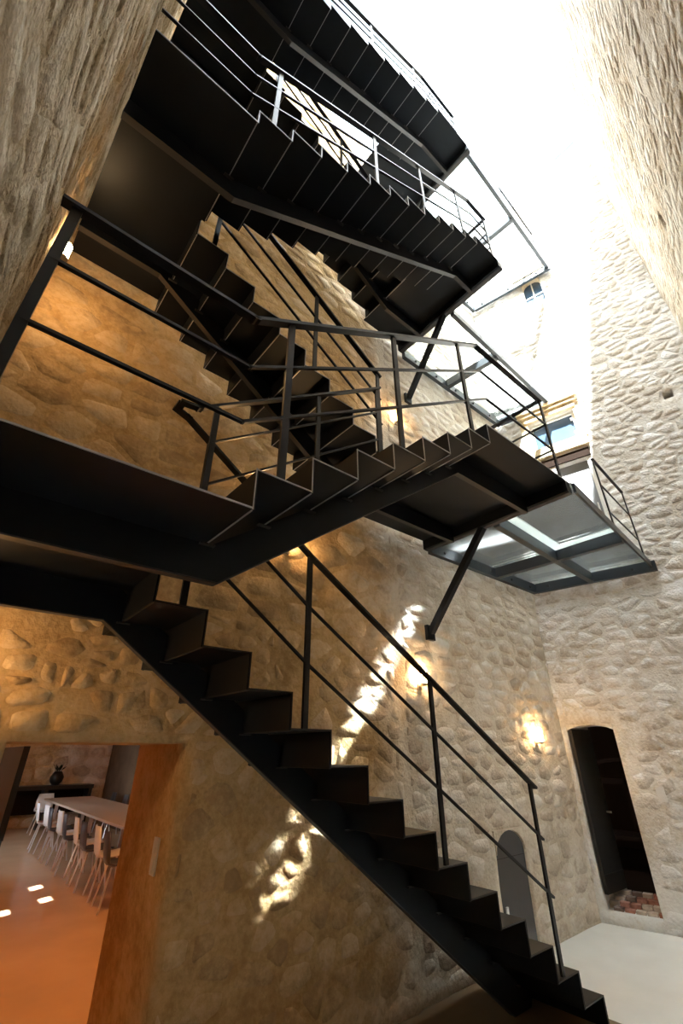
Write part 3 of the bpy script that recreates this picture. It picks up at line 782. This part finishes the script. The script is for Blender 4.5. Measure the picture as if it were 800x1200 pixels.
# ------------------------------------------------------------------ switches
def plate(label, p, n, s, w_, h_, name='light_switch'):
    p = Vector(p); n = Vector(n); s = Vector(s)
    t = thing(name, label, 'switch', p - Vector((0,0,h_/2)))
    pt = MB().add([p + s*i*w_/2 + Vector((0,0,j*h_/2)) + n*o for o in (.012, 0) for i, j in ((-1,-1),(1,-1),(1,1),(-1,1))],
             [(0,1,2,3),(7,6,5,4),(1,0,4,5),(2,1,5,6),(3,2,6,7),(0,3,7,4)]).build('plate', 'white_plastic', t)
    for k in (-.25, .25):
        c_ = p + Vector((0,0,k*h_)) + n*.013
        MB().add([c_ + s*i*w_*.3 + Vector((0,0,j*h_*.17)) + n*o for o in (.006, 0) for i, j in ((-1,-1),(1,-1),(1,1),(-1,1))],
                 [(0,1,2,3),(7,6,5,4),(1,0,4,5),(2,1,5,6),(3,2,6,7),(0,3,7,4)]).build('rocker', 'white_plastic', pt)
us = uc(2.29); plate('white switch plate on cream wall beside the dark doorway', WC.P(us, -.415+H, disp_c(us, -.415+H)+.02), WC.n, WC.u, .085, .15)
plate('slim double switch plate on the jamb of the dining room opening', (1.318, 3.40, -.56+H), (-1,0,0), (0,-1,0), .075, .19)

# ------------------------------------------------------------------ dining room through the opening
RX0, RX1, RY0, RY1, RZ = -.7, 4.35, 4.11, 16.0, 4.3
struct(MB().box(RX0-.3, RX1+.3, 3.25, RY1+.3, -.15, -.001).build('floor_dining', 'wood_floor'))
struct(MB().box(RX0-.3, RX1+.3, RY0, RY1+.3, RZ, RZ+.2).build('ceiling_dining', 'plaster'))
struct(MB().box(RX1, RX1+.3, RY0, RY1+.3, 0, RZ).build('wall_dining_right', 'umber'))
WR = Wall((RX0-.2, RY1), (RX1+.05, RY1), 0, RZ, lambda u, z: .02*nz3(u, 8.8, z))
WR.build('wall_dining_back', 'mortar_b', .2, .3)
WR.stones('stone_b', [(2.0, WR.L, 0, RZ, .30, 1.6, .4, .035, (.012,.03), 0)], 300, 13)
# left wall pierced by small windows: the sun comes through them on to the floor
def floor_pt(u_, v_):
    d_ = _r2*((u_-400)/F_PX) + _u2*((600-v_)/F_PX) + _f
    return Vector((0,0,H)) + d_*(-H/d_.z)
wins = []
for (pu, pv) in ((50, 1039), (61, 1053), (12, 1069)):
    p = floor_pt(pu, pv); t_ = (p.x - RX0)/SUN_DIR.x; q = p - SUN_DIR*t_
    wins.append((q.y-.15, q.y+.15, q.z-.19, q.z+.19))
WL = Wall((RX0, RY0-.1), (RX0, RY1+.2), 0, RZ, lambda u, z: 0.0)
wins2 = [(max(.1, y0-RY0+.1), y1-RY0+.1, z0_, min(z1_, RZ-.05)) for y0, y1, z0_, z1_ in wins]
WL.open = wins2 + [(7.2, 8.6, 1.0, 2.6)]
WL.build('wall_dining_left', 'plaster', .10, .16)
wd = thing('window_3', None, None, (RX0-.1, RY0-.1+7.9, 1.0)); struct(wd)
MB().box(RX0-.12, RX0-.10, RY0-.1+7.22, RY0-.1+8.58, 1.02, 2.58).build('pane', 'glass', wd)
MB().box(RX0-.14, RX0-.08, RY0-.1+7.87, RY0-.1+7.93, 1.02, 2.58).build('window_frame', 'white_paint', wd)

# ceiling lamp near the opening
cl = thing('ceiling_lamp', 'round warm ceiling lamp inside the dining room', 'ceiling lamp', (1.7, 5.4, RZ-.12))
MB().cyl((1.7, 5.4, RZ-.03), (1.7, 5.4, RZ), .10, n=14).build('rose', 'brass', cl)
MB().lathe((1.7, 5.4, RZ-.12), [(.05,0),(.14,.02),(.17,.06),(.16,.088)], 16).build('glass_shade', emit('warm_ceiling_glass', (1.0, .42, .12), 140), cl, True)

# screen leaf standing just inside
sl = thing('screen_door', 'dark metal door leaf with slim chrome bars standing open inside the opening', 'door leaf', (.55, 4.7, 0))
MB().box(.555, .595, 4.25, 5.35, 1.17, 1.73).build('panel', 'black_door', sl)
MB().box(.56, .59, 4.25, 4.29, .0, 1.169).build('stile', 'black', sl)
MB().box(.56, .59, 5.31, 5.35, .0, 1.169).build('stile', 'black', sl)
for y in (4.5, 4.72, 4.95): MB().cyl((.575, y, .05), (.575, y, 1.168), .010, n=8).build('bar', 'chrome', sl)
MB().box(.56, .59, 4.291, 5.309, .0, .05).build('bottom_rail', 'black', sl)

# long table
tb = thing('dining_table', 'long pale dining table lined with shell chairs', 'table', (3.15, 10.9, 0))
MB().box(2.62, 3.70, 7.3, 14.4, .70, .735).build('tabletop', 'table', tb)
for x in (2.85, 3.47):
    for y in (7.7, 10.85, 14.0): MB().box(x-.03, x+.03, y-.03, y+.03, .0, .699).build('leg', 'chrome', tb)
# chairs
def chair(x, y, ang, mat, label, group):
    t = thing('shell_chair', label, 'chair', (0,0,0), group)
    # local: seat faces +x (to the table); back at -x
    m = MB(); N = 8; prof = []
    for (px, pz) in ((.22, .445), (.16, .455), (.05, .44), (-.10, .435), (-.17, .455), (-.205, .53), (-.225, .65), (-.245, .80)): prof.append((px, pz))
    vs_, fs_ = [], []
    for i, (px, pz) in enumerate(prof):
        hw = (.19, .215, .22, .215, .20, .19, .195, .16)[i]
        for j in range(5):
            f = j/2 - 1; cur = .03*f*f
            if i < 5: vs_.append((px, hw*f, pz + cur))
            else: vs_.append((px + cur*1.2, hw*f, pz))
    for i in range(len(prof)-1):
        for j in range(4): fs_.append((i*5+j, i*5+j+1, i*5+j+6, i*5+j+5))
    seat_v, seat_f = vs_[:25], fs_[:16]
    back_v = vs_[20:]; back_f = [tuple(k-20 for k in f) for f in fs_[16:]]
    def thicken(vv, ff, d_):
        off = len(vv); v2 = [(x_+d_[0], y_, z_+d_[1]) for x_, y_, z_ in vv]
        F2 = list(ff) + [tuple(k+off for k in reversed(f)) for f in ff]
        cnt = {}
        for f in ff:
            for a_, b_ in zip(f, f[1:]+f[:1]): cnt[(a_, b_)] = 1
        for a_, b_ in cnt:
            if (b_, a_) not in cnt: F2.append((b_, a_, a_+off, b_+off))
        return vv+v2, F2
    for nm, (vv, ff) in (('seat', thicken(seat_v, seat_f, (0, -.012))), ('backrest', thicken(back_v, back_f, (-.012, 0)))):
        MB().add(vv, ff).build(nm, mat, t, True)
    for sx in (-1, 1):
        for sy in (-1, 1):
            MB().cyl((sx*.12, sy*.13, .43), (sx*.20, sy*.21, .0), .012, n=7).build('leg', 'chrome', t)
    t.location = (x, y, 0); t.rotation_euler = (0, 0, ang)
    return t
cols = ['dark_plastic', 'white_plastic', 'dark_plastic', 'white_plastic', 'dark_plastic', 'white_plastic', 'dark_plastic', 'white_plastic', 'white_plastic']
proto = {}
def copy_tree(o):
    c_ = o.copy(); COL.objects.link(c_)
    for ch in list(o.children):
        k = ch.copy(); COL.objects.link(k); k.parent = c_
    return c_
LAB = {'white_plastic': 'white shell chair with chrome legs along the open side of the long table',
       'dark_plastic': 'charcoal shell chair with chrome legs between the white ones'}
for i, cm in enumerate(cols):
    y = 7.35 + i*.62; x = 2.42 + (.02 if i % 2 else -.02)
    if cm not in proto: proto[cm] = o = chair(x, y, 0, cm, LAB[cm], 'chairs along the dining table')
    else: o = copy_tree(proto[cm])
    o.location = (x, y, 0); o.rotation_euler = (0, 0, rnd.uniform(-.12, .12))
    if i == 0: first = o
    if i == len(cols)-1: o['label'] = 'white shell chair ending the row on the sideboard side'
first['label'] = 'charcoal shell chair ending the row nearest the stone opening'
e = copy_tree(proto['white_plastic']); e.location = (2.75, 14.75, 0); e.rotation_euler = (0, 0, -math.pi/2)
e['label'] = 'white shell chair at the far head of the long table'
for yy in (13.2, 14.2):
    e = copy_tree(proto['dark_plastic']); e.location = (3.95, yy, 0); e.rotation_euler = (0, 0, math.pi)
    e['label'] = 'charcoal shell chair on the far side of the long table'
# sideboard and plant
sb = thing('sideboard', 'long black sideboard against the dining room back wall', 'sideboard', (2.9, 15.6, 0))
MB().box(1.7, 3.9, 15.3, 15.9, .86, .95).build('top', 'black', sb)
for x in (1.75, 2.8, 3.85): MB().box(x-.04, x+.04, 15.35, 15.85, .0, .859).build('leg', 'black', sb)
MB().box(1.8, 3.8, 15.80, 15.85, .30, .859).build('back_panel', 'dark_wood', sb)
pl = thing('vase', 'round dark vase of foliage on the black sideboard', 'vase', (3.0, 15.6, .951))
MB().lathe((3.0, 15.6, .951), [(.08,0),(.15,.08),(.17,.18),(.11,.29),(.08,.32)], 14).build('body', 'black', pl, True)
for k in range(9):
    a_ = k*2.4; r_ = .05 + .015*k
    p0_ = Vector((3.0 + .04*math.cos(a_), 15.6 + .04*math.sin(a_), 1.26)); p1_ = p0_ + Vector((r_*math.cos(a_), r_*math.sin(a_), .20 - .008*k))
    sd = Vector((-math.sin(a_), math.cos(a_), 0))*.035; md = p0_.lerp(p1_, .5)
    MB().add([p0_, md+sd, p1_, md-sd, md+Vector((0,0,.012))], [(0,1,4),(1,2,4),(2,3,4),(3,0,4),(0,3,2,1)]).build('leaf', 'leaf', pl)
